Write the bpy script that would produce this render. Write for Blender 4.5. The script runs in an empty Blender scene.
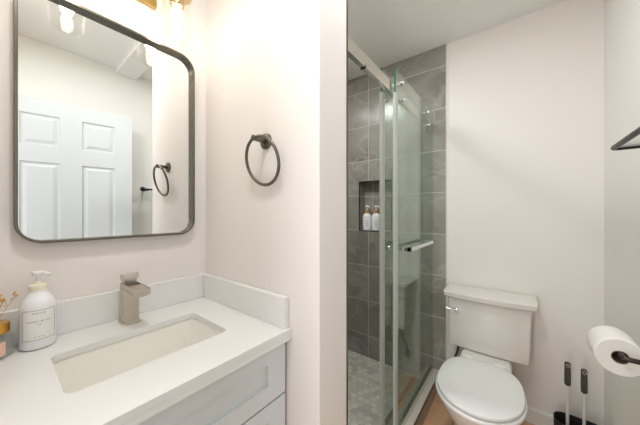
import bpy, bmesh, math, random
from mathutils import Vector, Matrix, Euler
random.seed(7)
PI = math.pi
S = bpy.context.scene
C = S.collection

# ------------------------------------------------------------------ camera
cam_d = bpy.data.cameras.new('camera'); cam = bpy.data.objects.new('camera', cam_d); C.objects.link(cam)
cam.location = (0, 0, 1.25); cam.rotation_euler = (PI/2, 0, math.radians(37.95))
cam_d.sensor_width = 36; cam_d.lens = 252.6/640*36; cam_d.shift_y = 0.001; cam_d.clip_start = 0.01
S.camera = cam
# ------------------------------------------------------------------ world, lamps, exposure
S.view_settings.view_transform = 'Standard'; S.view_settings.look = 'None'
S.view_settings.gamma = 1; S.view_settings.use_curve_mapping = False
S.view_settings.exposure = 0.08
w = bpy.data.worlds.new('world'); S.world = w; w.use_nodes = True
w.node_tree.nodes['Background'].inputs[0].default_value = (0.93, 0.97, 1.0, 1)
w.node_tree.nodes['Background'].inputs[1].default_value = 0.55
def area(name, loc, rot, sx, sy, power, col=(1, 1, 1), shape='RECTANGLE'):
    d = bpy.data.lights.new(name, 'AREA'); d.shape = shape; d.size = sx; d.size_y = sy; d.energy = power; d.color = col
    o = bpy.data.objects.new(name, d); C.objects.link(o); o.location = loc; o.rotation_euler = rot
    return o
area('doorway_fill', (-0.24, -0.65, 1.2), (PI/2, 0, -0.15), 0.3, 1.9, 8.8, (0.95, 0.98, 1.0))  # unseen fill lamp added behind the camera to brighten the room
area('ceiling_fill_over_shower', (-1.15, 1.08, 2.446), (0, 0, 0), 0.22, 0.22, 11.5, (0.97, 0.98, 1.0), 'DISK')  # added ceiling lamp, out of view, to light the shower
area('ceiling_fill_over_toilet', (-0.28, 0.98, 2.446), (0, 0, 0), 0.16, 0.16, 4.2, (0.97, 0.98, 1.0), 'DISK')  # unseen fill added overhead for the toilet alcove and right wall
area('ceiling_fill_over_vanity', (-0.36, 0.16, 2.446), (0, 0, 0), 0.16, 0.16, 6.8, (0.97, 0.98, 1.0), 'DISK')  # extra overhead fill, added out of view to lift counter and walls
BULB = 33.0

# ------------------------------------------------------------------ materials
def lin(c):
    f = lambda v: v/12.92 if v <= 0.04045 else ((v+0.055)/1.055)**2.4
    return tuple(f(v/255.0) for v in c) + (1.0,)
def mat(name, rgb, rough=0.5, metal=0.0, bump=0.0, bscale=200, coat=0.0, var=0.0, vscale=4.0, spec=None):
    m = bpy.data.materials.new(name); m.use_nodes = True
    nt = m.node_tree; p = nt.nodes['Principled BSDF']
    p.inputs['Base Color'].default_value = lin(rgb); p.inputs['Roughness'].default_value = rough
    p.inputs['Metallic'].default_value = metal; p.inputs['Coat Weight'].default_value = coat
    if spec is not None: p.inputs['Specular IOR Level'].default_value = spec
    tc = nt.nodes.new('ShaderNodeTexCoord')
    if bump:
        n = nt.nodes.new('ShaderNodeTexNoise'); n.inputs['Scale'].default_value = bscale; n.inputs['Detail'].default_value = 3
        b = nt.nodes.new('ShaderNodeBump'); b.inputs['Strength'].default_value = bump; b.inputs['Distance'].default_value = 0.002
        nt.links.new(tc.outputs['Object'], n.inputs['Vector']); nt.links.new(n.outputs[0], b.inputs['Height'])
        nt.links.new(b.outputs[0], p.inputs['Normal'])
    if var:
        n = nt.nodes.new('ShaderNodeTexNoise'); n.inputs['Scale'].default_value = vscale; n.inputs['Detail'].default_value = 6
        r = nt.nodes.new('ShaderNodeValToRGB')
        a = lin(rgb); r.color_ramp.elements[0].color = tuple(v*(1-var) for v in a[:3])+(1,); r.color_ramp.elements[1].color = a
        r.color_ramp.elements[0].position = 0.3; r.color_ramp.elements[1].position = 0.7
        nt.links.new(tc.outputs['Object'], n.inputs['Vector']); nt.links.new(n.outputs[0], r.inputs[0])
        nt.links.new(r.outputs[0], p.inputs['Base Color'])
    return m
def glass_mat(name, tint, f0=0.04, thin=1.0):
    """clear pane: tinted transmission plus a Schlick mirror reflection"""
    m = bpy.data.materials.new(name); m.use_nodes = True; nt = m.node_tree; nt.nodes.clear()
    out = nt.nodes.new('ShaderNodeOutputMaterial'); mix = nt.nodes.new('ShaderNodeMixShader')
    tr = nt.nodes.new('ShaderNodeBsdfTransparent'); tr.inputs[0].default_value = tint
    gl = nt.nodes.new('ShaderNodeBsdfGlossy'); gl.inputs['Roughness'].default_value = 0.0; gl.inputs[0].default_value = (1, 1, 1, 1)
    g = nt.nodes.new('ShaderNodeNewGeometry'); dot = nt.nodes.new('ShaderNodeVectorMath'); dot.operation = 'DOT_PRODUCT'
    nt.links.new(g.outputs['Incoming'], dot.inputs[0]); nt.links.new(g.outputs['Normal'], dot.inputs[1])
    def M(op, a, b=None):
        n = nt.nodes.new('ShaderNodeMath'); n.operation = op
        for i, v in enumerate((a, b)):
            if v is None: continue
            if isinstance(v, (int, float)): n.inputs[i].default_value = v
            else: nt.links.new(v, n.inputs[i])
        return n.outputs[0]
    c = M('ABSOLUTE', dot.outputs['Value']); k = M('POWER', M('SUBTRACT', 1.0, c), 5.0)
    f = M('ADD', M('MULTIPLY', k, (1-f0)*thin), f0)
    nt.links.new(f, mix.inputs[0]); nt.links.new(tr.outputs[0], mix.inputs[1]); nt.links.new(gl.outputs[0], mix.inputs[2])
    nt.links.new(mix.outputs[0], out.inputs[0])
    return m
def emit(name, rgb, strength):
    m = bpy.data.materials.new(name); m.use_nodes = True; nt = m.node_tree; nt.nodes.clear()
    e = nt.nodes.new('ShaderNodeEmission'); e.inputs[0].default_value = lin(rgb); e.inputs[1].default_value = strength
    o = nt.nodes.new('ShaderNodeOutputMaterial'); nt.links.new(e.outputs[0], o.inputs[0]); return m
def tile_mat(name, plane, x0, z0, w_, h_, grout=0.0042):
    """large grey stone-look tile in a straight stack; plane picks the axis across"""
    m = bpy.data.materials.new(name); m.use_nodes = True; nt = m.node_tree; p = nt.nodes['Principled BSDF']
    N = nt.nodes.new; L = nt.links.new
    g = N('ShaderNodeNewGeometry'); sp = N('ShaderNodeSeparateXYZ'); L(g.outputs['Position'], sp.inputs[0])
    def M(op, a, b=None):
        n = N('ShaderNodeMath'); n.operation = op
        for i, v in enumerate((a, b)):
            if v is None: continue
            if isinstance(v, (int, float)): n.inputs[i].default_value = v
            else: L(v, n.inputs[i])
        return n.outputs[0]
    u = M('DIVIDE', M('SUBTRACT', sp.outputs[plane], x0), w_); v = M('DIVIDE', M('SUBTRACT', sp.outputs['Z'], z0), h_)
    fu = M('FLOOR', u); fv = M('FLOOR', v)
    du = M('MULTIPLY', M('ABSOLUTE', M('SUBTRACT', M('SUBTRACT', u, fu), 0.5)), w_)
    dv = M('MULTIPLY', M('ABSOLUTE', M('SUBTRACT', M('SUBTRACT', v, fv), 0.5)), h_)
    gr = M('MAXIMUM', M('GREATER_THAN', du, w_/2-grout/2), M('GREATER_THAN', dv, h_/2-grout/2))
    off = N('ShaderNodeCombineXYZ'); L(M('MULTIPLY', fu, 3.7), off.inputs[0]); L(M('MULTIPLY', fv, 5.3), off.inputs[1]); L(M('ADD', fu, fv), off.inputs[2])
    vec = N('ShaderNodeVectorMath'); vec.operation = 'ADD'; L(g.outputs['Position'], vec.inputs[0]); L(off.outputs[0], vec.inputs[1])
    n1 = N('ShaderNodeTexNoise'); n1.inputs['Scale'].default_value = 3.2; n1.inputs['Detail'].default_value = 8; n1.inputs['Roughness'].default_value = .62; n1.inputs['Distortion'].default_value = .6
    L(vec.outputs[0], n1.inputs['Vector'])
    r1 = N('ShaderNodeValToRGB'); e = r1.color_ramp.elements
    e[0].position = .33; e[0].color = lin((126, 122, 112)); e[1].position = .68; e[1].color = lin((160, 156, 147))
    L(n1.outputs[0], r1.inputs[0])
    n2 = N('ShaderNodeTexNoise'); n2.inputs['Scale'].default_value = 2.1; n2.inputs['Detail'].default_value = 5; n2.inputs['Distortion'].default_value = .7
    L(vec.outputs[0], n2.inputs['Vector'])
    vein = M('SUBTRACT', 1.0, M('MINIMUM', M('MULTIPLY', M('ABSOLUTE', M('SUBTRACT', n2.outputs[0], 0.5)), 55.0), 1.0))
    mx = N('ShaderNodeMix'); mx.data_type = 'RGBA'; L(M('MULTIPLY', vein, .3), mx.inputs[0]); L(r1.outputs[0], mx.inputs[6]); mx.inputs[7].default_value = lin((194, 189, 180))
    mg = N('ShaderNodeMix'); mg.data_type = 'RGBA'; L(gr, mg.inputs[0]); L(mx.outputs[2], mg.inputs[6]); mg.inputs[7].default_value = lin((196, 192, 184))
    L(mg.outputs[2], p.inputs['Base Color'])
    L(M('ADD', M('MULTIPLY', gr, .5), .2), p.inputs['Roughness'])
    b = N('ShaderNodeBump'); b.inputs['Strength'].default_value = .4; b.inputs['Distance'].default_value = .002; b.invert = True
    L(gr, b.inputs['Height']); L(b.outputs[0], p.inputs['Normal'])
    return m
def wood_floor():
    m = bpy.data.materials.new('wood_look_floor'); m.use_nodes = True; nt = m.node_tree; p = nt.nodes['Principled BSDF']
    N = nt.nodes.new; L = nt.links.new
    tc = N('ShaderNodeTexCoord'); mp = N('ShaderNodeMapping'); mp.inputs['Rotation'].default_value = (0, 0, PI/2)
    L(tc.outputs['Object'], mp.inputs[0])
    br = N('ShaderNodeTexBrick'); br.inputs['Scale'].default_value = 1; br.inputs['Brick Width'].default_value = .9; br.inputs['Row Height'].default_value = .15
    br.inputs['Mortar Size'].default_value = .0015; br.inputs['Color1'].default_value = lin((232, 184, 144)); br.inputs['Color2'].default_value = lin((218, 170, 130)); br.inputs['Mortar'].default_value = lin((120, 84, 62))
    L(mp.outputs[0], br.inputs[0])
    st = N('ShaderNodeMapping'); st.inputs['Scale'].default_value = (30, 2, 1); L(tc.outputs['Object'], st.inputs[0])
    n = N('ShaderNodeTexNoise'); n.inputs['Scale'].default_value = 2; n.inputs['Detail'].default_value = 6; L(st.outputs[0], n.inputs[0])
    mx = N('ShaderNodeMix'); mx.data_type = 'RGBA'; mx.blend_type = 'MULTIPLY'; mx.inputs[0].default_value = .2
    L(br.outputs[0], mx.inputs[6]); L(n.outputs[0], mx.inputs[7]); L(mx.outputs[2], p.inputs['Base Color']); p.inputs['Roughness'].default_value = .4
    return m
M_WALL = mat('wall_paint', (238, 232, 226), .65, bump=.05, bscale=260)
M_WALLR = mat('wall_paint_lit_cool', (243, 240, 234), .65, bump=.05, bscale=260)  # same wall paint; the cooler, brighter light on the right wall put into its colour
M_CEIL = mat('ceiling_paint', (246, 245, 241), .8, bump=.05, bscale=260)
M_TRIM = mat('trim_paint', (232, 230, 224), .4)
M_DOOR = mat('door_paint', (218, 221, 222), .38, spec=.4)
M_QUARTZ = mat('white_quartz', (238, 237, 234), .22, var=.03, vscale=7, coat=.2)
M_CAB = mat('cabinet_paint', (219, 223, 222), .4)
M_CABIN = mat('cabinet_shadow_gap', (120, 118, 112), .6)
M_PORC = mat('porcelain', (232, 226, 219), .1, coat=.5)
M_SINK = mat('sink_porcelain', (251, 248, 240), .12, coat=.4)
M_SEAT = mat('seat_plastic', (236, 236, 233), .2, coat=.2)
M_CHROME = mat('chrome', (225, 225, 225), .08, 1.0)
M_SATIN = mat('polished_rail', (228, 225, 218), .22, 1.0)
M_NICKEL = mat('brushed_nickel', (206, 198, 186), .36, 1.0, bump=.05, bscale=500)
M_GUN = mat('gunmetal', (112, 107, 98), .32, .9)
M_FRAME = mat('mirror_frame_metal', (112, 107, 96), .24, .9)
M_DARK = mat('dark_bronze', (62, 58, 53), .35, .8)
M_BLACK = mat('black_metal', (34, 33, 32), .4, .4)
M_BLKP = mat('black_plastic', (30, 29, 28), .45)
M_GRIP = mat('dark_grip', (70, 68, 64), .5)
M_ROD = mat('pale_rod', (212, 208, 200), .3)
M_GOLD = mat('gold_metal', (222, 170, 74), .22, 1.0)
M_BRASS = mat('champagne_brass', (196, 168, 112), .28, 1.0)
M_MIRROR = mat('mirror_silver', (233, 235, 233), .0, 1.0)
M_GLASS = glass_mat('shower_glass', (0.87, 0.925, 0.885, 1), f0=.06)
M_GLEDGE = mat('green_glass_edge', (38, 98, 76), .15)
M_CLEAR = glass_mat('clear_shade_glass', (0.985, 0.985, 0.98, 1), thin=.6)
M_JAR = glass_mat('diffuser_glass', (0.975, 0.98, 0.97, 1), thin=.6)
M_SHELFG = glass_mat('shelf_glass', (0.90, 0.955, 0.94, 1))
M_SEAL = mat('frosted_seal', (186, 190, 182), .35)
M_RUB = mat('black_rubber', (28, 28, 28), .6)
M_BULB = emit('lit_bulb', (255, 242, 224), BULB)
M_BOTTLE = mat('white_bottle_plastic', (240, 239, 240), .25, coat=.2)
M_LABEL = mat('paper_label', (238, 237, 230), .6)
M_INK = mat('grey_ink', (120, 118, 116), .6)
M_PINK = mat('pink_label', (232, 190, 168), .6)
M_AMBER = mat('amber_collar', (196, 146, 92), .4)
M_PAPER = mat('tissue_paper', (240, 236, 228), .9, bump=.15, bscale=120)
M_CORE = mat('cardboard_core', (120, 96, 72), .8)
M_STEM = mat('dried_stem', (200, 160, 96), .8)
M_BUD = mat('dried_bud', (216, 168, 92), .8)
M_HOSE = mat('braided_hose', (96, 96, 92), .4, .7)
M_TILE_B = tile_mat('stone_tile_back', 'X', -1.003, 2.0, .606, .30)
M_TILE_S = tile_mat('stone_tile_side', 'Y', .77, 2.0, .60, .30)
M_GROUT = mat('pale_grout', (186, 180, 168), .8)
M_HEX = [mat('marble_hex_'+n, c, .35, var=.12, vscale=30) for n, c in (('pale', (222, 219, 208)), ('cream', (214, 209, 196)), ('grey', (196, 192, 182)), ('dim', (206, 202, 192)))]
M_CURB = mat('stone_cap', (206, 200, 188), .3, var=.06, vscale=20)
M_FLOOR = wood_floor()

# ------------------------------------------------------------------ mesh helpers
def org(o):
    v = Vector((0, 0, 0))
    while o: v += o.location; o = o.parent
    return v
def obj(name, bm, m, parent=None, base=None, smooth=35, solid=0, sub=0, recalc=True):
    """link a bmesh given in world coordinates as one mesh object, origin at its base"""
    if recalc: bmesh.ops.recalc_face_normals(bm, faces=bm.faces)
    o0 = org(parent) if parent else Vector(base or (0, 0, 0))
    bmesh.ops.translate(bm, verts=bm.verts, vec=-o0)
    me = bpy.data.meshes.new(name); bm.to_mesh(me); bm.free()
    for mm in (m if isinstance(m, (list, tuple)) else [m]): me.materials.append(mm)
    if smooth:
        for p in me.polygons: p.use_smooth = True
        me.set_sharp_from_angle(angle=math.radians(smooth))
    o = bpy.data.objects.new(name, me); C.objects.link(o)
    if parent: o.parent = parent
    else: o.location = o0
    if solid:
        s = o.modifiers.new('solidify', 'SOLIDIFY'); s.thickness = abs(solid); s.offset = 1 if solid > 0 else -1
    if sub:
        s = o.modifiers.new('subsurf', 'SUBSURF'); s.levels = sub; s.render_levels = sub
    return o
def thing(name, label, cat, loc, group=None):
    o = bpy.data.objects.new(name, None); C.objects.link(o); o.location = loc; o.empty_display_size = .05
    return tag(o, label, cat, group)
def tag(o, label, cat, group=None):
    o['label'] = label; o['category'] = cat
    if group: o['group'] = group
    return o
def struct(name, bm, m, smooth=0, label=None, **k):
    o = obj(name, bm, m, smooth=smooth, **k); o['kind'] = 'structure'
    if label: o['label'] = label
    return o
def B(): return bmesh.new()
def box(bm, x0, x1, y0, y1, z0, z1, bev=0, seg=2, mi=0):
    xs = sorted((x0, x1)); ys = sorted((y0, y1)); zs = sorted((z0, z1))
    v = [bm.verts.new((x, y, z)) for z in zs for y in ys for x in xs]
    F = [bm.faces.new([v[i] for i in q]) for q in ((0, 2, 3, 1), (4, 5, 7, 6), (0, 1, 5, 4), (2, 6, 7, 3), (0, 4, 6, 2), (1, 3, 7, 5))]
    for f in F: f.material_index = mi
    if bev:
        es = list({e for f in F for e in f.edges})
        bmesh.ops.bevel(bm, geom=es, offset=bev, segments=seg, affect='EDGES', profile=.5)
    return bm
def loft(bm, loops, cap0=True, cap1=True, closed=True, mi=0):
    R = [[bm.verts.new(p) for p in lp] for lp in loops]
    n = len(R[0])
    for a, b in zip(R, R[1:]):
        for i in range(n if closed else n-1):
            j = (i+1) % n
            f = bm.faces.new((a[i], a[j], b[j], b[i])); f.material_index = mi
    if cap0: bm.faces.new(R[0][::-1]).material_index = mi
    if cap1: bm.faces.new(R[-1]).material_index = mi
    return bm
def lathe(bm, prof, c, axis=(0, 0, 1), n=28, cap0=True, cap1=True):
    q = Vector(axis).normalized().to_track_quat('Z', 'Y'); c = Vector(c)
    return loft(bm, [[c + q @ Vector((r*math.cos(2*PI*i/n), r*math.sin(2*PI*i/n), z)) for i in range(n)] for r, z in prof], cap0, cap1)
def cyl(bm, a, b, r, n=20, bev=0):
    a = Vector(a); b = Vector(b); L = (b-a).length
    pr = [(r, 0), (r, L)] if not bev else [(r-bev, 0), (r-bev*.3, bev*.3), (r, bev), (r, L-bev), (r-bev*.3, L-bev*.3), (r-bev, L)]
    return lathe(bm, pr, a, b-a, n)
def tube(bm, pts, r, n=12, closed=False):
    P = [Vector(p) for p in pts]; m = len(P); loops = []; up = None
    for i in range(m):
        if closed: t = (P[(i+1) % m]-P[i-1]).normalized()
        else: t = (P[min(i+1, m-1)]-P[max(i-1, 0)]).normalized()
        if up is None:
            up = t.orthogonal().normalized()
        up = (up - t*up.dot(t)).normalized(); s = t.cross(up)
        loops.append([P[i]+up*(r*math.cos(2*PI*k/n))+s*(r*math.sin(2*PI*k/n)) for k in range(n)])
    if closed: loops.append(loops[0])
    loft(bm, loops, not closed, not closed)
    if closed: bmesh.ops.remove_doubles(bm, verts=bm.verts, dist=1e-6)
    return bm
def ball(bm, c, r, seg=12):
    bmesh.ops.create_uvsphere(bm, u_segments=seg, v_segments=max(6, seg//2+2), radius=r, matrix=Matrix.Translation(c)); return bm
def rrect(u0, u1, v0, v1, r, k=6):
    out = []
    for cx, cy, a0 in ((u1-r, v1-r, 0), (u0+r, v1-r, PI/2), (u0+r, v0+r, PI), (u1-r, v0+r, 1.5*PI)):
        for i in range(k+1):
            a = a0+i*PI/2/k; out.append((cx+r*math.cos(a), cy+r*math.sin(a)))
    return out
def plate(bm, outer, holes, to3, depth):
    """flat polygon with holes, given thickness along depth (a vector)"""
    es = []
    for lp in [outer]+holes:
        vs = [bm.verts.new(to3(*p)) for p in lp]
        es += [bm.edges.new((vs[i], vs[(i+1) % len(vs)])) for i in range(len(vs))]
    r = bmesh.ops.triangle_fill(bm, edges=es, use_beauty=True, use_dissolve=False)
    F = [g for g in r['geom'] if isinstance(g, bmesh.types.BMFace)]
    e = bmesh.ops.extrude_face_region(bm, geom=F)
    bmesh.ops.translate(bm, verts=[g for g in e['geom'] if isinstance(g, bmesh.types.BMVert)], vec=Vector(depth))
    return bm

# ------------------------------------------------------------------ room shell
XM, XR, XS = -1.145, 0.362, -1.30      # mirror wall, right wall, shower's left wall
YE, YP, YQ, YB = -0.06, 0.60, 0.755, 1.97   # entry wall, partition faces, back wall
XP, XC, HC = -0.47, -0.439, 2.45       # partition end, curb face, ceiling
YT = 1.962                              # face of the shower's back tiles
struct('floor', box(B(), XS-.1, XR+.1, -1.4, YB+.1, -.1, 0), M_FLOOR)
struct('ceiling', box(B(), XS-.1, XR+.1, -.17, YB+.1, HC, HC+.1), M_CEIL)
struct('wall_mirror_side', box(B(), XM-.1, XM, YE, YP+.02, 0, HC), M_WALL)
struct('wall_partition', box(B(), XM-.1, XP, YP, YQ, 0, HC, .003), M_WALL)
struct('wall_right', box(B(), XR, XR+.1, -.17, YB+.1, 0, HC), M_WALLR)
struct('wall_back', box(B(), -.392, XR+.02, YB, YB+.1, 0, HC), M_WALL)
bm = B(); box(bm, XM-.1, -.40, -.17, YE, 0, HC); box(bm, -.40, XR, -.17, YE, 2.06, HC)
struct('wall_entry', bm, M_WALL)
struct('trim_ceiling_beam', box(B(), XP-.01, XR+.01, YP+.01, YQ, 2.415, HC+.01), M_CEIL)
# shower walls
NX0, NX1, NZ0, NZ1 = -1.09, -.80, 1.10, 1.52
bm = plate(B(), [(XS-.02, 0), (-.393, 0), (-.393, HC), (XS-.02, HC)], [[(NX0, NZ0), (NX1, NZ0), (NX1, NZ1), (NX0, NZ1)]], lambda x, z: (x, YT, z), (0, .09, 0))
box(bm, NX0-.01, NX1+.01, YT+.085, YT+.10, NZ0-.01, NZ1+.01)
struct('wall_shower_back', bm, M_TILE_B)
struct('wall_shower_left', box(B(), XS-.1, XS, YQ-.02, YB+.1, 0, HC), M_TILE_S)
struct('wall_shower_front', box(B(), XS-.02, XP-.008, YQ, YQ+.008, 0, HC), M_TILE_B)
bm = B(); t = .005
box(bm, NX0-t, NX1+t, YT-.002, YT+.012, NZ1, NZ1+t); box(bm, NX0-t, NX1+t, YT-.002, YT+.012, NZ0-t, NZ0)
box(bm, NX0-t, NX0, YT-.002, YT+.012, NZ0, NZ1); box(bm, NX1, NX1+t, YT-.002, YT+.012, NZ0, NZ1)
struct('trim_niche_edge', bm, M_BLACK)
struct('trim_tile_edge', box(B(), -.394, -.387, YT-.002, YB+.002, 0, HC), M_TRIM)
struct('trim_shower_jamb', box(B(), XP-.006, XP+.0006, YQ-.003, YQ+.0078, 0, HC), M_GUN)
# hex mosaic shower floor
bm = B(); box(bm, XS, -.56, YQ, YT, 0, .012, mi=4)
r_, gap = .0275, .0018; dx = math.sqrt(3)*r_; row = 0; y = YQ
while y < YT+.02:
    x = XS+(dx/2 if row % 2 else 0)
    while x < -.55:
        pts = [(x+(r_-gap)*math.sin(PI/3*k), y+(r_-gap)*math.cos(PI/3*k)) for k in range(6)]
        pts = [(min(max(a, XS), -.57), min(max(b, YQ+.008), YT)) for a, b in pts]
        if max(p[0] for p in pts)-min(p[0] for p in pts) > .008 and max(p[1] for p in pts)-min(p[1] for p in pts) > .008:
            try:
                f = bm.faces.new([bm.verts.new((a, b, .0135)) for a, b in pts]); f.material_index = random.choice((0, 0, 1, 1, 2, 3))
            except ValueError: pass
        x += dx
    y += 1.5*r_; row += 1
struct('floor_shower', bm, M_HEX+[M_GROUT], recalc=False)
# curb
bm = B(); box(bm, -.565, XC, YQ-.002, YT+.004, 0, .098)
struct('trim_shower_curb', bm, M_TILE_S)
struct('trim_curb_cap', box(B(), -.57, XC+.001, YQ, YT+.002, .104, .119, .002), M_CURB)
struct('trim_curb_edge', box(B(), -.569, XC+.003, YQ, YT+.002, .097, .105), M_BLACK)
# baseboards
struct('baseboard_back', box(B(), -.388, XR, YB-.014, YB+.002, 0, .085, .003), M_TRIM)
struct('baseboard_right', box(B(), XR-.014, XR+.002, .75, YB-.012, 0, .085, .003), M_TRIM)
# the open door, swung back against the right wall
def door_leaf():
    W, H, T = .70, 2.03, .035
    cols = ((.102, .292), (.404, .594)); rows = ((.22, .80), (.94, 1.60), (1.715, 1.925))
    bm = B(); holes = [(a, b, c, d) for a, b in cols for c, d in rows]
    rects = [[(a, c), (b, c), (b, d), (a, d)] for a, b, c, d in holes]
    for sgn in (1, -1):
        yf = sgn*T/2
        es = []
        for lp in [[(0, .01), (W, .01), (W, H), (0, H)]]+rects:
            vs = [bm.verts.new((p[0], yf, p[1])) for p in lp]
            es += [bm.edges.new((vs[i], vs[(i+1) % 4])) for i in range(4)]
        bmesh.ops.triangle_fill(bm, edges=es, use_beauty=True)
        for a, b, c, d in holes:
            L = []
            for ins, dep in ((0, 0), (.006, .009), (.014, .010), (.034, .002)):
                L.append([(a+ins, yf-sgn*dep, c+ins), (b-ins, yf-sgn*dep, c+ins), (b-ins, yf-sgn*dep, d-ins), (a+ins, yf-sgn*dep, d-ins)])
            loft(bm, L, cap0=False)
    e = T/2
    for p, q in (((0, .01), (W, .01)), ((W, .01), (W, H)), ((W, H), (0, H)), ((0, H), (0, .01))):
        bm.faces.new([bm.verts.new(v) for v in ((p[0], -e, p[1]), (q[0], -e, q[1]), (q[0], e, q[1]), (p[0], e, p[1]))])
    bmesh.ops.remove_doubles(bm, verts=bm.verts, dist=1e-5)
    return bm
hinge = Vector((.352, -.005, 0)); free = Vector((.222, .685, 0))
ang = math.atan2(free.y-hinge.y, free.x-hinge.x)
DM = Matrix.Translation(hinge) @ Matrix.Rotation(ang, 4, 'Z')
bm = door_leaf(); bm.transform(DM); dleaf = struct('door_1', bm, M_DOOR, smooth=20, base=hinge, label='white six-panel door swung open, seen in the mirror')
for s in (1, -1):
    bm = B(); lathe(bm, [(.027, 0), (.027, .006), (.012, .009), (.011, .03), (.02, .036), (.026, .046), (.024, .056), (.012, .061)], (.64, s*.0175, .95), (0, s, 0))
    bm.transform(DM); obj('door_knob', bm, M_GUN, dleaf)
for z in (.25, 1.05, 1.82):
    bm = B(); cyl(bm, (0, .0, z), (0, .0, z+.09), .006); bm.transform(Matrix.Translation((-.003, -.001, 0)) @ DM); obj('hinge', bm, M_GUN, dleaf)

# ------------------------------------------------------------------ vanity
VX, VY0, VY1, VT = -.605, -.052, .598, .87
van = thing('vanity_cabinet', 'white shaker vanity cabinet with recessed drawer fronts under the quartz counter', 'cabinet', (-.86, .27, 0))
bm = B(); q0, q1, q2, q3 = XM+.004, VX-.022, VY0+.004, VY1-.012
box(bm, q0, q1, q2, q2+.016, .09, VT-.037); box(bm, q0, q1, q3-.016, q3, .09, VT-.037); box(bm, q0, q0+.006, q2+.016, q3-.016, .09, VT-.037)
box(bm, q0+.006, q1, q2+.016, q3-.016, .09, .106); box(bm, q1-.016, q1, q2+.016, q3-.016, .106, VT-.037); box(bm, XM+.004, VX-.09, VY0+.01, VY1-.018, 0, .09)
obj('body', bm, M_CAB, van, smooth=0)
def shaker(x, y0, y1, z0, z1, st=.071, rl=.052):
    bm = B(); xb = x-.02
    plate(bm, [(y0, z0), (y1, z0), (y1, z1), (y0, z1)], [[(y0+st, z0+rl), (y1-st, z0+rl), (y1-st, z1-rl), (y0+st, z1-rl)]], lambda a, b: (xb, a, b), (.02, 0, 0))
    box(bm, xb+.001, x-.010, y0+st-.004, y1-st+.004, z0+rl-.004, z1-rl+.004)
    return bm
for z0, z1 in ((.662, .832), (.379, .655), (.097, .372)):
    obj('drawer', shaker(VX, VY0+.006, VY1-.010, z0, z1), M_CAB, van, smooth=0)
ct = thing('countertop', 'white quartz vanity countertop with raised backsplash and side splash', 'countertop', (-.86, .27, VT-.035))
SX0, SX1, SY0, SY1 = -.978, -.738, .088, .464
bm = plate(B(), [(XM+.001, VY0), (-.587, VY0), (-.587, YP-.0015), (XM+.001, YP-.0015)], [rrect(SX0, SX1, SY0, SY1, .022)], lambda x, y: (x, y, VT-.018), (0, 0, .018))
box(bm, -.607, -.587, VY0, YP-.0015, VT-.035, VT-.0175)
obj('slab', bm, M_QUARTZ, ct, smooth=30)
obj('backsplash', box(B(), XM+.001, XM+.021, VY0, YP-.0215, VT+.0003, .973, .0015), M_QUARTZ, ct, smooth=0)
obj('side_splash', box(B(), XM+.001, -.598, YP-.0212, YP-.0015, VT+.0003, .973, .0015), M_QUARTZ, ct, smooth=0)
# sink
sk = thing('sink', 'cream white rectangular undermount sink set into the counter', 'sink', ((SX0+SX1)/2, (SY0+SY1)/2, .70))
L = []
for ins, z, r in ((-.022, VT-.0185, .03), (-.004, VT-.0185, .026), (-.002, VT-.030, .026), (.006, .76, .034), (.016, .725, .045), (.035, .712, .05), (.085, .706, .03)):
    L.append([(x, y, z) for x, y in rrect(SX0+ins, SX1-ins, SY0+ins, SY1-ins, r)])
obj('basin', loft(B(), L, cap0=False), M_SINK, sk, smooth=40)
dc = ((SX0+SX1)/2-.02, (SY0+SY1)/2)
bm = B(); lathe(bm, [(.030, 0), (.030, .003), (.024, .004), (.022, .002), (.017, .002), (.016, .006), (.005, .008)], (dc[0], dc[1], .7065))
obj('drain', bm, M_NICKEL, sk)
# faucet
FX, FY = -1.068, .287
fc = thing('faucet', 'square brushed nickel single-handle waterfall faucet standing behind the sink', 'faucet', (FX, FY, VT))
obj('base_plate', box(B(), FX-.028, FX+.028, FY-.026, FY+.026, VT+.0005, VT+.008, .0015), M_NICKEL, fc, smooth=0)
obj('body', box(B(), FX-.022, FX+.022, FY-.022, FY+.022, VT+.007, .990, .0012), M_NICKEL, fc, smooth=0)
bm = B()
x0, x1, zt = FX-.020, FX+.130, 1.008
box(bm, x0, x1, FY-.022, FY+.022, zt-.021, zt-.015); box(bm, x0, x1, FY-.022, FY-.019, zt-.016, zt); box(bm, x0, x1, FY+.019, FY+.022, zt-.016, zt)
box(bm, x1-.003, x1, FY-.019, FY+.019, zt-.016, zt); box(bm, FX+.052, x1-.003, FY-.019, FY+.019, zt-.004, zt-.001)
obj('spout', bm, M_NICKEL, fc, smooth=0)
obj('aerator', box(B(), x1-.034, x1-.010, FY-.014, FY+.014, zt-.027, zt-.021), M_NICKEL, fc, smooth=0)
bm = B(); box(bm, -.022, .022, -.0215, .0215, .0, .020, .0012)
bm.transform(Matrix.Translation((FX, FY, 1.020)) @ Matrix.Rotation(math.radians(-8), 4, 'Y'))
box(bm, FX-.020, FX+.012, FY-.018, FY+.018, .992, 1.022)
obj('handle', bm, M_NICKEL, fc, smooth=0)

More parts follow.
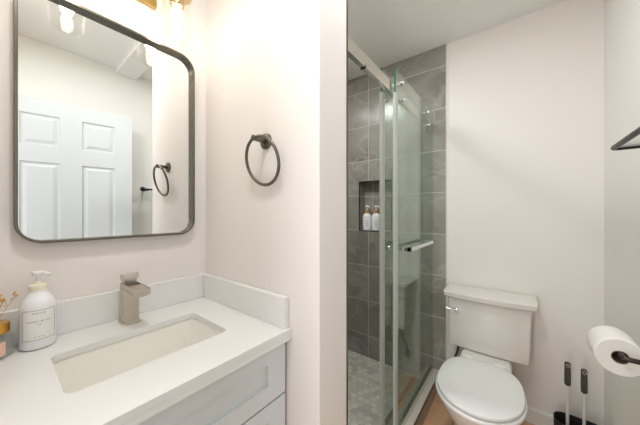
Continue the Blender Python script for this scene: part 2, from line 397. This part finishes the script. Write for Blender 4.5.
# ------------------------------------------------------------------ mirror
mr = thing('wall_mirror', 'rounded rectangular wall mirror in a thin gunmetal frame above the sink', 'mirror', (XM, .283, 1.163))
MY0, MY1, MZ0, MZ1 = .030, .535, 1.160, 1.922
def rr(y0, y1, z0, z1, r, x): return [(x, a, b) for a, b in rrect(y0, y1, z0, z1, r, 10)]
bm = B(); f = .008; xb, xf = XM+.001, XM+.034
L = [rr(MY0, MY1, MZ0, MZ1, .062, xb), rr(MY0, MY1, MZ0, MZ1, .062, xf-.001), rr(MY0+.001, MY1-.001, MZ0+.001, MZ1-.001, .061, xf),
     rr(MY0+f-.001, MY1-f+.001, MZ0+f-.001, MZ1-f+.001, .052, xf), rr(MY0+f, MY1-f, MZ0+f, MZ1-f, .051, xf-.001), rr(MY0+f, MY1-f, MZ0+f, MZ1-f, .051, xb)]
loft(bm, L+[L[0]], False, False); bmesh.ops.remove_doubles(bm, verts=bm.verts, dist=1e-6)
obj('frame', bm, M_FRAME, mr, smooth=40)
i = f-.0008
obj('mirror_glass', loft(B(), [rr(MY0+i, MY1-i, MZ0+i, MZ1-i, .051, xb+.001), rr(MY0+i, MY1-i, MZ0+i, MZ1-i, .051, XM+.012)]), M_MIRROR, mr, smooth=0)

# ------------------------------------------------------------------ vanity light
vl = thing('vanity_light', 'two-light champagne metal wall sconce with clear glass shades above the mirror', 'light fixture', (XM, .285, 2.09))
obj('backplate', box(B(), XM+.0005, XM+.022, .17, .392, 2.062, 2.135, .003), M_BRASS, vl, smooth=0)
for yy in (.155, .415):
    px = -1.0
    bm = B(); cyl(bm, (XM+.02, .20 if yy < .28 else .37, 2.098), (XM+.05, .20 if yy < .28 else .37, 2.098), .008); tube(bm, [(XM+.05, .20 if yy < .28 else .37, 2.098), (px-.03, yy, 2.098), (px, yy, 2.098), (px, yy, 2.07)], .008)
    obj('arm', bm, M_BRASS, vl)
    bm = B(); lathe(bm, [(.012, .075), (.050, .073), (.050, .066), (.024, .062), (.024, .022), (.020, .018), (.014, .018)], (px, yy, 2.0)); so = obj('socket', bm, M_BRASS, vl)
    bm = B(); lathe(bm, [(.049, 2.065), (.049, 1.925), (.046, 1.912), (.040, 1.906), (.003, 1.905), (.003, 1.911), (.038, 1.912), (.043, 1.917), (.045, 1.926), (.045, 2.065)], (px, yy, 0), n=40, cap0=False, cap1=False); obj('shade', bm, M_CLEAR, vl)
    bm = B(); lathe(bm, [(.008, 2.017), (.014, 2.008), (.0185, 1.992), (.0185, 1.975), (.014, 1.962), (.004, 1.956)], (px, yy, 0)); obj('bulb', bm, M_BULB, vl)

# ------------------------------------------------------------------ towel ring
tr = thing('towel_ring', 'round gunmetal towel ring hanging from a short post on the cream wall', 'towel ring', (-.71, YP, 1.505))
bm = B(); lathe(bm, [(.028, 0.0005), (.028, .007), (.025, .009), (.010, .010)], (-.712, YP, 1.508), (0, -1, 0)); obj('rosette', bm, M_GUN, tr)
bm = B(); cyl(bm, (-.710, YP-.008, 1.508), (-.710, YP-.064, 1.508), .0095, bev=.0015); obj('post', bm, M_GUN, tr)
R = .083; up = Vector((0, -.040, .161)).normalized(); cc = Vector((-.697, YP-.054, 1.511))-up*R
obj('ring', tube(B(), [cc+Vector((R*math.sin(2*PI*k/64), 0, 0))+up*(R*math.cos(2*PI*k/64)) for k in range(64)], .0056, 12, True), M_GUN, tr)

# ------------------------------------------------------------------ soap bottle
SBX, SBY = -1.082, .0745
sb = thing('soap_bottle', 'white pump soap bottle with a framed paper label beside the sink', 'bottle', (SBX, SBY, VT))
bm = B(); lathe(bm, [(.030, .0005), (.0355, .004), (.037, .010), (.037, .112), (.0355, .126), (.030, .140), (.021, .152), (.0165, .161), (.0165, .166)], (SBX, SBY, VT), n=48)
obj('body', bm, M_BOTTLE, sb)
bm = B(); lathe(bm, [(.0185, .161), (.0190, .163), (.0190, .175), (.016, .178), (.009, .180), (.009, .184)], (SBX, SBY, VT)); obj('collar', bm, mat('pump_white', (240, 234, 212), .3), sb)
aim = math.atan2(0-SBY, 0-SBX)
bm = B(); cyl(bm, (SBX, SBY, VT+.183), (SBX, SBY, VT+.204), .0045)
sd = aim+.75
lathe(bm, [(.011, .203), (.013, .206), (.013, .213), (.010, .215)], (SBX, SBY, VT))
tube(bm, [(SBX, SBY, VT+.209), (SBX+.020*math.cos(sd), SBY+.020*math.sin(sd), VT+.209), (SBX+.034*math.cos(sd), SBY+.034*math.sin(sd), VT+.204)], .0045)
obj('pump', bm, M_BOTTLE, sb)
def wrap(c, r, a):  # a point (s along the girth, z) on a bottle
    return lambda s, z: (c[0]+r*math.cos(a+s/r), c[1]+r*math.sin(a+s/r), z)
def patch(bm, f, s0, s1, z0, z1, n=16, mi=0):
    R = [[bm.verts.new(f(s0+(s1-s0)*i/n, z)) for i in range(n+1)] for z in (z0, z1)]
    for i in range(n): bm.faces.new((R[0][i], R[0][i+1], R[1][i+1], R[1][i])).material_index = mi
def words(bm, body, f, s_mid, z, width, mi=0, maxh=None):
    cu = bpy.data.curves.new('words', 'FONT'); cu.body = body; cu.align_x = 'CENTER'; cu.align_y = 'CENTER'; cu.size = 1; cu.resolution_u = 3
    o = bpy.data.objects.new('words', cu); C.objects.link(o); bpy.context.view_layer.update()
    me = bpy.data.meshes.new_from_object(o.evaluated_get(bpy.context.evaluated_depsgraph_get()))
    xs = [v.co.x for v in me.vertices]; k = width/(max(xs)-min(xs))
    vs = [bm.verts.new(f(s_mid+v.co.x*k, z+v.co.y*k)) for v in me.vertices]
    for p in me.polygons:
        try: bm.faces.new([vs[i] for i in p.vertices]).material_index = mi
        except ValueError: pass
    bpy.data.objects.remove(o); bpy.data.curves.remove(cu); bpy.data.meshes.remove(me)
la = aim+.04
f0 = wrap((SBX, SBY), .0373, la); f1 = wrap((SBX, SBY), .0376, la)
hw, lz0, lz1 = .0365, VT+.029, VT+.111
bm = B(); patch(bm, f0, -hw, hw, lz0, lz1)
lab = obj('label', bm, M_LABEL, sb, recalc=False)
bm = B(); t = .0011
for a in ((-hw+.001, hw-.001, lz0, lz0+t), (-hw+.001, hw-.001, lz1-t, lz1), (-hw+.001, -hw+.001+t, lz0, lz1), (hw-.001-t, hw-.001, lz0, lz1)): patch(bm, f1, *a)
words(bm, 'THANKLY BE CLAY', f1, 0, (lz0+lz1)/2+.010, .052)
words(bm, 'hand soap', f1, 0, lz1-.008, .026); words(bm, 'net 16 fl oz', f1, 0, lz0+.009, .022)
words(bm, 'fresh', f1, 0, (lz0+lz1)/2+.002, .009)
obj('print', bm, M_INK, lab, recalc=False, smooth=0)

# ------------------------------------------------------------------ reed diffuser jar and dried flowers
DX, DY = -1.082, -.0085
df = thing('diffuser_jar', 'grey glass jar with a gold collar and pink label in the counter corner', 'jar', (DX, DY, VT))
bm = B(); lathe(bm, [(.030, .0008), (.039, .004), (.0405, .010), (.0405, .052), (.034, .060), (.024, .064), (.0215, .066), (.0215, .072), (.019, .072), (.019, .064), (.022, .061), (.031, .057), (.0375, .050), (.0375, .012), (.035, .008), (.004, .008)], (DX, DY, VT), n=40)
obj('glass', bm, M_JAR, df)
bm = B(); lathe(bm, [(.0225, .064), (.032, .065), (.032, .088), (.030, .090), (.010, .090), (.009, .086)], (DX, DY, VT), n=40, cap0=False); obj('collar', bm, M_GOLD, df)
fj = wrap((DX, DY), .0409, -.02)
bm = B(); patch(bm, fj, -.026, .026, VT+.012, VT+.047); obj('label', bm, M_PINK, df, recalc=False)
for k in range(9):
    a = k*2.4+.5; tilt = .22+.1*(k % 4); ln = .055+.008*(k % 5)
    base = Vector((DX+.004*math.cos(a), DY+.004*math.sin(a), VT+.087))
    d = Vector((math.sin(tilt)*math.cos(a), math.sin(tilt)*math.sin(a), math.cos(tilt)))
    sp = thing('dried_flower', 'thin golden dried flower sprig standing in the gold-collared jar', 'dried flower', base, 'dried flowers in the jar')
    st, bd = B(), B()
    top = base+d*ln; tube(st, [base, base+d*ln*.5, top], .0007, 6)
    for q in range(6):
        b2 = Vector((random.uniform(-1, 1), random.uniform(-1, 1), random.uniform(.3, 1))).normalized()
        s0 = base+d*ln*random.uniform(.55, 1); e = s0+b2*random.uniform(.008, .02)
        tube(st, [s0, e], .0005, 5); ball(bd, e, random.uniform(.0016, .0028), 8)
    ball(bd, top, .003, 8)
    obj('stem', st, M_STEM, sp); obj('buds', bd, M_BUD, sp)

# ------------------------------------------------------------------ shower enclosure
RZ0, RZ1 = 1.862, 1.917
hr = thing('shower_rail', 'polished flat header rail carrying the sliding glass shower doors', 'rail', (-.513, YQ+.008, RZ0))
obj('bar', box(B(), -.522, -.500, YQ+.009, YT-.012, RZ0, RZ1, .0015), M_SATIN, hr, smooth=0)
obj('wall_bracket', box(B(), -.530, -.494, YT-.014, YT-.0005, RZ0-.012, RZ1+.012, .002), M_CHROME, hr, smooth=0)
obj('wall_bracket', box(B(), -.530, -.494, YQ+.0085, YQ+.022, RZ0-.012, RZ1+.012, .002), M_CHROME, hr, smooth=0)
obj('door_stop', box(B(), -.523, -.4995, .947, .955, RZ0-.004, RZ0+.010, .001), M_RUB, hr, smooth=0)
GT = 1.986
def sliding_door(label, xc, y0, y1, z0, inside):
    d = thing('sliding_shower_door', label, 'shower door', (xc, (y0+y1)/2, z0))
    h = .004
    obj('glass', box(B(), xc-h, xc+h, y0, y1, z0, GT), [M_GLASS], d, smooth=0)
    e = obj('edge', box(B(), xc-h-.0002, xc+h+.0002, y0-.0012, y0-.0002, RZ0, GT), M_GLEDGE, d, smooth=0); e['label'] = 'bare green glass edge above the seal'
    obj('edge_seal', box(B(), xc-h-.003, xc+h+.003, y0-.010, y0+.022, z0+.002, RZ0-.002), M_SEAL, d, smooth=0)
    s = -1 if inside else 1
    for yr in (y0+.07, y1-.16):
        bm = B(); lathe(bm, [(.021, 0), (.021, .004), (.014, .006), (.014, .014), (.021, .016), (.021, .02)], (-.5125, yr, RZ1+.0155), (s, 0, 0))
        lathe(bm, [(.006, -.0), (.006, .05)], (xc-s*.03, yr, RZ1+.0155), (s, 0, 0))
        bm.transform(Matrix.Translation((-s*.010, 0, 0)))
        cyl(bm, (xc+s*(h+.0005), yr, RZ1+.0155), (xc+s*(h+.018), yr, RZ1+.0155), .0125, bev=.002)
        cyl(bm, (xc+s*(h+.0005), yr+.02, RZ0-.010), (xc+s*(h+.014), yr+.02, RZ0-.010), .0085, bev=.002)
        obj('roller', bm, M_CHROME, d)
    return d
od = sliding_door('outer glass shower door with a square chrome towel bar', -.488, 1.245, 1.955, .142, False)
bm = B(); x1 = -.428; zb = 1.063
for yy in (1.298, 1.752): box(bm, -.4835, x1, yy, yy+.020, zb-.010, zb+.010, .001)
obj('towel_bar', box(bm, x1-.016, x1, 1.298, 1.772, zb-.010, zb+.010, .001), M_CHROME, od, smooth=0)
idr = sliding_door('inner glass shower door with a small chrome pull knob', -.540, 1.200, 1.90, .142, True)
bm = B(); cyl(bm, (-.5358, 1.262, 1.07), (-.521, 1.262, 1.07), .012, bev=.002); cyl(bm, (-.5442, 1.262, 1.07), (-.575, 1.262, 1.07), .017, bev=.003)
obj('knob', bm, M_CHROME, idr)
gd = thing('door_track', 'low chrome bottom track on the curb under the glass shower doors', 'track', (-.514, 1.36, .1195))
bm = B(); box(bm, -.556, -.472, YQ+.010, YT-.001, .1195, .125, .001)
for xx in (-.4745, -.502, -.526, -.554): box(bm, xx-.0015, xx+.0015, YQ+.010, YT-.001, .1245, .146 if xx != -.4745 else .149)
obj('channel', bm, M_SATIN, gd, smooth=0)
# niche bottles
def niche_bottle(x, label):
    c = (x, YT+.040, NZ0+.0005)
    b = thing('pump_bottle', label, 'bottle', c, 'white pump bottles in the shower niche')
    bm = B(); lathe(bm, [(.034, 0), (.0385, .004), (.0385, .118), (.034, .134), (.020, .146), (.014, .150)], c, n=32); obj('body', bm, M_BOTTLE, b)
    bm = B(); lathe(bm, [(.0155, .147), (.0175, .149), (.0175, .176), (.012, .180), (.005, .181)], c); obj('collar', bm, M_AMBER, b)
    bm = B(); cyl(bm, (c[0], c[1], c[2]+.180), (c[0], c[1], c[2]+.202), .005); lathe(bm, [(.011, .200), (.014, .203), (.014, .213), (.009, .217)], c)
    tube(bm, [(c[0], c[1], c[2]+.208), (c[0]+.022, c[1]-.012, c[2]+.208), (c[0]+.034, c[1]-.018, c[2]+.199)], .006); obj('pump', bm, M_BOTTLE, b)
    fw = wrap(c, .0388, -PI/2+.4); bm = B()
    for z, wd in ((.088, .02), (.078, .026), (.060, .022), (.052, .022), (.040, .018)): patch(bm, fw, -wd/2, wd/2, c[2]+z, c[2]+z+.0022, 8)
    obj('print', bm, M_INK, b, recalc=False)
niche_bottle(-1.037, "white pump bottle with amber collar at the niche's dark left edge")
niche_bottle(-.952, 'white pump bottle with amber collar nearer the glass door in the niche')

# ------------------------------------------------------------------ toilet
TX = -.148
tl = thing('toilet', 'white two-piece toilet with closed lid against the back wall', 'toilet', (TX, 1.6, 0))
def egg(hw, yf, yb, z, ymid=None, n=48, pb=.72, xc=TX):
    ym = ymid if ymid is not None else yf+(yb-yf)*.52
    out = []
    for i in range(n):
        a = 2*PI*i/n; ca, sa = math.cos(a), math.sin(a)
        if sa < 0: x = hw*math.copysign(abs(ca)**.95, ca); y = ym-(ym-yf)*abs(sa)**.97
        else: x = hw*math.copysign(abs(ca)**pb, ca); y = ym+(yb-ym)*abs(sa)**pb
        out.append((xc+x, y, z))
    return out
L = [egg(.105, 1.36, 1.90, .0005, 1.6), egg(.108, 1.355, 1.905, .02, 1.6), egg(.100, 1.365, 1.90, .06, 1.6), egg(.098, 1.355, 1.89, .14, 1.58), egg(.115, 1.315, 1.87, .22, 1.52),
     egg(.148, 1.255, 1.80, .30, 1.47), egg(.166, 1.228, 1.74, .345, 1.45), egg(.173, 1.218, 1.72, .372, 1.45), egg(.172, 1.219, 1.72, .383, 1.45), egg(.150, 1.245, 1.70, .385, 1.45)]
bm = loft(B(), L)
box(bm, TX-.125, TX+.125, 1.66, 1.945, .30, .4085, .02, 3)
obj('bowl', bm, M_PORC, tl, smooth=50)
def slab(hw, yf, yb, z0, z1, r, **k):
    return [egg(hw-r, yf+r, yb-r, z0, 1.43, **k), egg(hw-r*.3, yf+r*.3, yb-r*.3, z0+r*.3, 1.43, **k), egg(hw, yf, yb, z0+r, 1.43, **k), egg(hw, yf, yb, z1-r, 1.43, **k), egg(hw-r*.3, yf+r*.3, yb-r*.3, z1-r*.3, 1.43, **k), egg(hw-r, yf+r, yb-r, z1, 1.43, **k)]
obj('seat', loft(B(), slab(.184, 1.204, 1.66, .3855, .404, .006)), M_SEAT, tl, smooth=50)
L = slab(.177, 1.211, 1.675, .4085, .424, .004); L += [egg(.13, 1.26, 1.63, .4265, 1.43), egg(.06, 1.33, 1.56, .4275, 1.43)]
obj('lid', loft(B(), L), M_SEAT, tl, smooth=50)
for s in (-1, 1): obj('hinge', cyl(B(), (TX+s*.05, 1.678, .417), (TX+s*.10, 1.678, .417), .011, bev=.002), M_SEAT, tl)
def tank_loop(hw, yf, yb, z, bow, r=.03, n=10):
    P = []
    for i in range(n+1):
        u = -1+2*i/n; P.append((TX+.005+u*(hw-r*.5), yf-bow*(1-u*u), z))
    P[0] = (TX+.005-hw+r*.25, yf+r*.2, z); P[-1] = (TX+.005+hw-r*.25, yf+r*.2, z)
    P += [(TX+.005+hw, yf+r, z), (TX+.005+hw, yb, z), (TX+.005-hw, yb, z), (TX+.005-hw, yf+r, z)]
    return P
YBK = 1.958
L = [tank_loop(.180, 1.800, YBK, .411, .008), tank_loop(.197, 1.788, YBK, .416, .01), tank_loop(.201, 1.784, YBK, .45, .012), tank_loop(.207, 1.776, YBK, .66, .014), tank_loop(.209, 1.774, YBK, .718, .014)]
obj('tank', loft(B(), L), M_PORC, tl, smooth=40)
L = [tank_loop(.212, 1.770, YBK+.002, .7185, .014), tank_loop(.222, 1.758, YBK+.005, .722, .016), tank_loop(.229, 1.751, YBK+.006, .730, .016), tank_loop(.233, 1.748, YBK+.006, .754, .016), tank_loop(.231, 1.750, YBK+.005, .7575, .016), tank_loop(.20, 1.785, YBK-.02, .759, .012)]
obj('tank_lid', loft(B(), L), M_PORC, tl, smooth=32)
bm = B(); cyl(bm, (-.298, 1.780, .650), (-.298, 1.752, .650), .013, bev=.003); tube(bm, [(-.298, 1.752, .650), (-.32, 1.745, .652), (-.352, 1.745, .656)], .0065); ball(bm, (-.354, 1.745, .6565), .008)
obj('flush_lever', bm, M_CHROME, tl)['label'] = 'chrome flush lever'
sv = thing('supply_hose', 'dark braided water supply hose beside the toilet tank', 'hose', (-.305, YB, .18))
bm = B(); tube(bm, [(-.305, YB-.04, .18), (-.325, YB-.07, .17), (-.34, YB-.10, .20), (-.335, YB-.12, .27), (-.308, YB-.12, .34), (-.302, YB-.11, .38), (-.300, YB-.105, .4135)], .0065)
obj('hose', bm, M_HOSE, sv)
bm = B(); lathe(bm, [(.026, .0005), (.026, .004), (.009, .007), (.009, .04), (.012, .042), (.012, .06)], (-.305, YB, .18), (0, -1, 0)); obj('shutoff_valve', bm, M_CHROME, sv)

# ------------------------------------------------------------------ brush set
KX0, KX1, KY0, KY1, KZ = .150, .342, 1.735, 1.850, .195
kb = thing('brush_holder', 'oblong black holder on the floor in the right corner beside the toilet', 'brush holder', ((KX0+KX1)/2, (KY0+KY1)/2, 0))
def st(i, z): return [(x, y, z) for x, y in rrect(KX0+i, KX1-i, KY0+i, KY1-i, .050-i, 8)]
L = [st(.012, .001), st(.008, .006), st(0, KZ-.002), st(.001, KZ), st(.004, KZ), st(.005, KZ-.004), st(.012, .012)]
obj('holder', loft(B(), L), M_BLKP, kb, smooth=40)
def tool(name, label, x, y, ztop, head):
    t_ = thing(name, label, 'brush', (x, y, .013))
    bm = B(); cyl(bm, (x, y, .10), (x, y, ztop-.08), .0065); obj('rod', bm, M_ROD, t_)
    bm = B(); lathe(bm, [(.0085, -.118), (.0125, -.112), (.0125, -.06), (.0115, -.02), (.012, -.010), (.010, -.003), (.004, 0)], (x, y, ztop)); obj('grip', bm, M_GRIP, t_)['label'] = 'dark rounded grip'
    bm = B(); tube(bm, [(x+.006*math.cos(a), y-.0125, ztop-.014+.007*math.sin(a)) for a in [2*PI*k/16 for k in range(16)]], .0014, 8, True); obj('hanging_loop', bm, M_CHROME, t_)
    bm = B(); lathe(bm, head, (x, y, .014)); obj('head', bm, M_BLKP, t_)
tool('toilet_brush', 'dark-gripped brush on a pale rod, left one in the black holder nearest toilet', .203, 1.79, .492, [(.010, 0), (.024, .008), (.026, .03), (.025, .07), (.012, .085), (.008, .1)])
tool('plunger', 'dark-gripped plunger on a pale rod, right one in the black holder nearest corner', .262, 1.79, .478, [(.029, 0), (.030, .008), (.028, .04), (.020, .062), (.010, .07), (.008, .1)])

# ------------------------------------------------------------------ toilet paper
PX, PZ = .259, .803
hd = thing('paper_holder', 'dark metal toilet paper arm on the right wall', 'paper holder', (XR, 1.185, PZ))
bm = B(); lathe(bm, [(.026, .0005), (.026, .007), (.022, .010), (.010, .011)], (XR, 1.185, PZ), (-1, 0, 0)); obj('rosette', bm, M_DARK, hd)
bm = B(); tube(bm, [(XR-.008, 1.185, PZ), (XR-.05, 1.185, PZ), (PX+.012, 1.185, PZ), (PX+.003, 1.188, PZ), (PX, 1.197, PZ), (PX, 1.27, PZ), (PX, 1.352, PZ)], .0075, 14); ball(bm, (PX, 1.352, PZ), .0095, 14)
obj('arm', bm, M_DARK, hd)
rl = thing('toilet_paper_roll', 'white toilet paper roll hanging on the dark arm by the right wall', 'toilet paper', (PX, 1.275, PZ))
R, ri = .058, .0205; pz = PZ-.0115
def ring_y(r, y, n=48): return [(PX+r*math.cos(2*PI*k/n), y, pz+r*math.sin(2*PI*k/n)) for k in range(n)]
Y0, Y1 = 1.218, 1.340
L = [ring_y(ri, Y0+.001), ring_y(R-.002, Y0), ring_y(R, Y0+.002), ring_y(R, Y1-.002), ring_y(R-.002, Y1), ring_y(ri, Y1-.001)]
loft(bm := B(), L+[L[0]], False, False); bmesh.ops.remove_doubles(bm, verts=bm.verts, dist=1e-6)
obj('paper', bm, M_PAPER, rl, smooth=40)
L = [ring_y(ri-.0004, Y0+.001), ring_y(ri-.0004, Y1-.001), ring_y(ri-.002, Y1-.001), ring_y(ri-.002, Y0+.001)]
loft(bm := B(), L+[L[0]], False, False); bmesh.ops.remove_doubles(bm, verts=bm.verts, dist=1e-6)
obj('core', bm, M_CORE, rl, smooth=40)

# ------------------------------------------------------------------ glass shelf on the right wall
ZS = 1.455
sh = thing('wall_shelf', 'glass wall shelf edged with a dark metal rail high on the right wall', 'shelf', (XR, .98, ZS))
obj('glass', box(B(), .246, XR-.0005, .80, 1.198, ZS-.003, ZS+.003), M_SHELFG, sh, smooth=0)
obj('rail', tube(B(), [(.240, .775, ZS), (.240, 1.0, ZS), (.240, 1.192, ZS), (.2415, 1.199, ZS), (.248, 1.204, ZS), (.30, 1.205, ZS), (XR-.001, 1.205, ZS)], .0075), M_BLACK, sh)
obj('finial', ball(B(), (.240, .765, ZS), .019, 18), M_BLACK, sh)
obj('bracket', box(B(), .246, XR-.0005, .80, .812, ZS-.012, ZS-.0035), M_BLACK, sh, smooth=0)
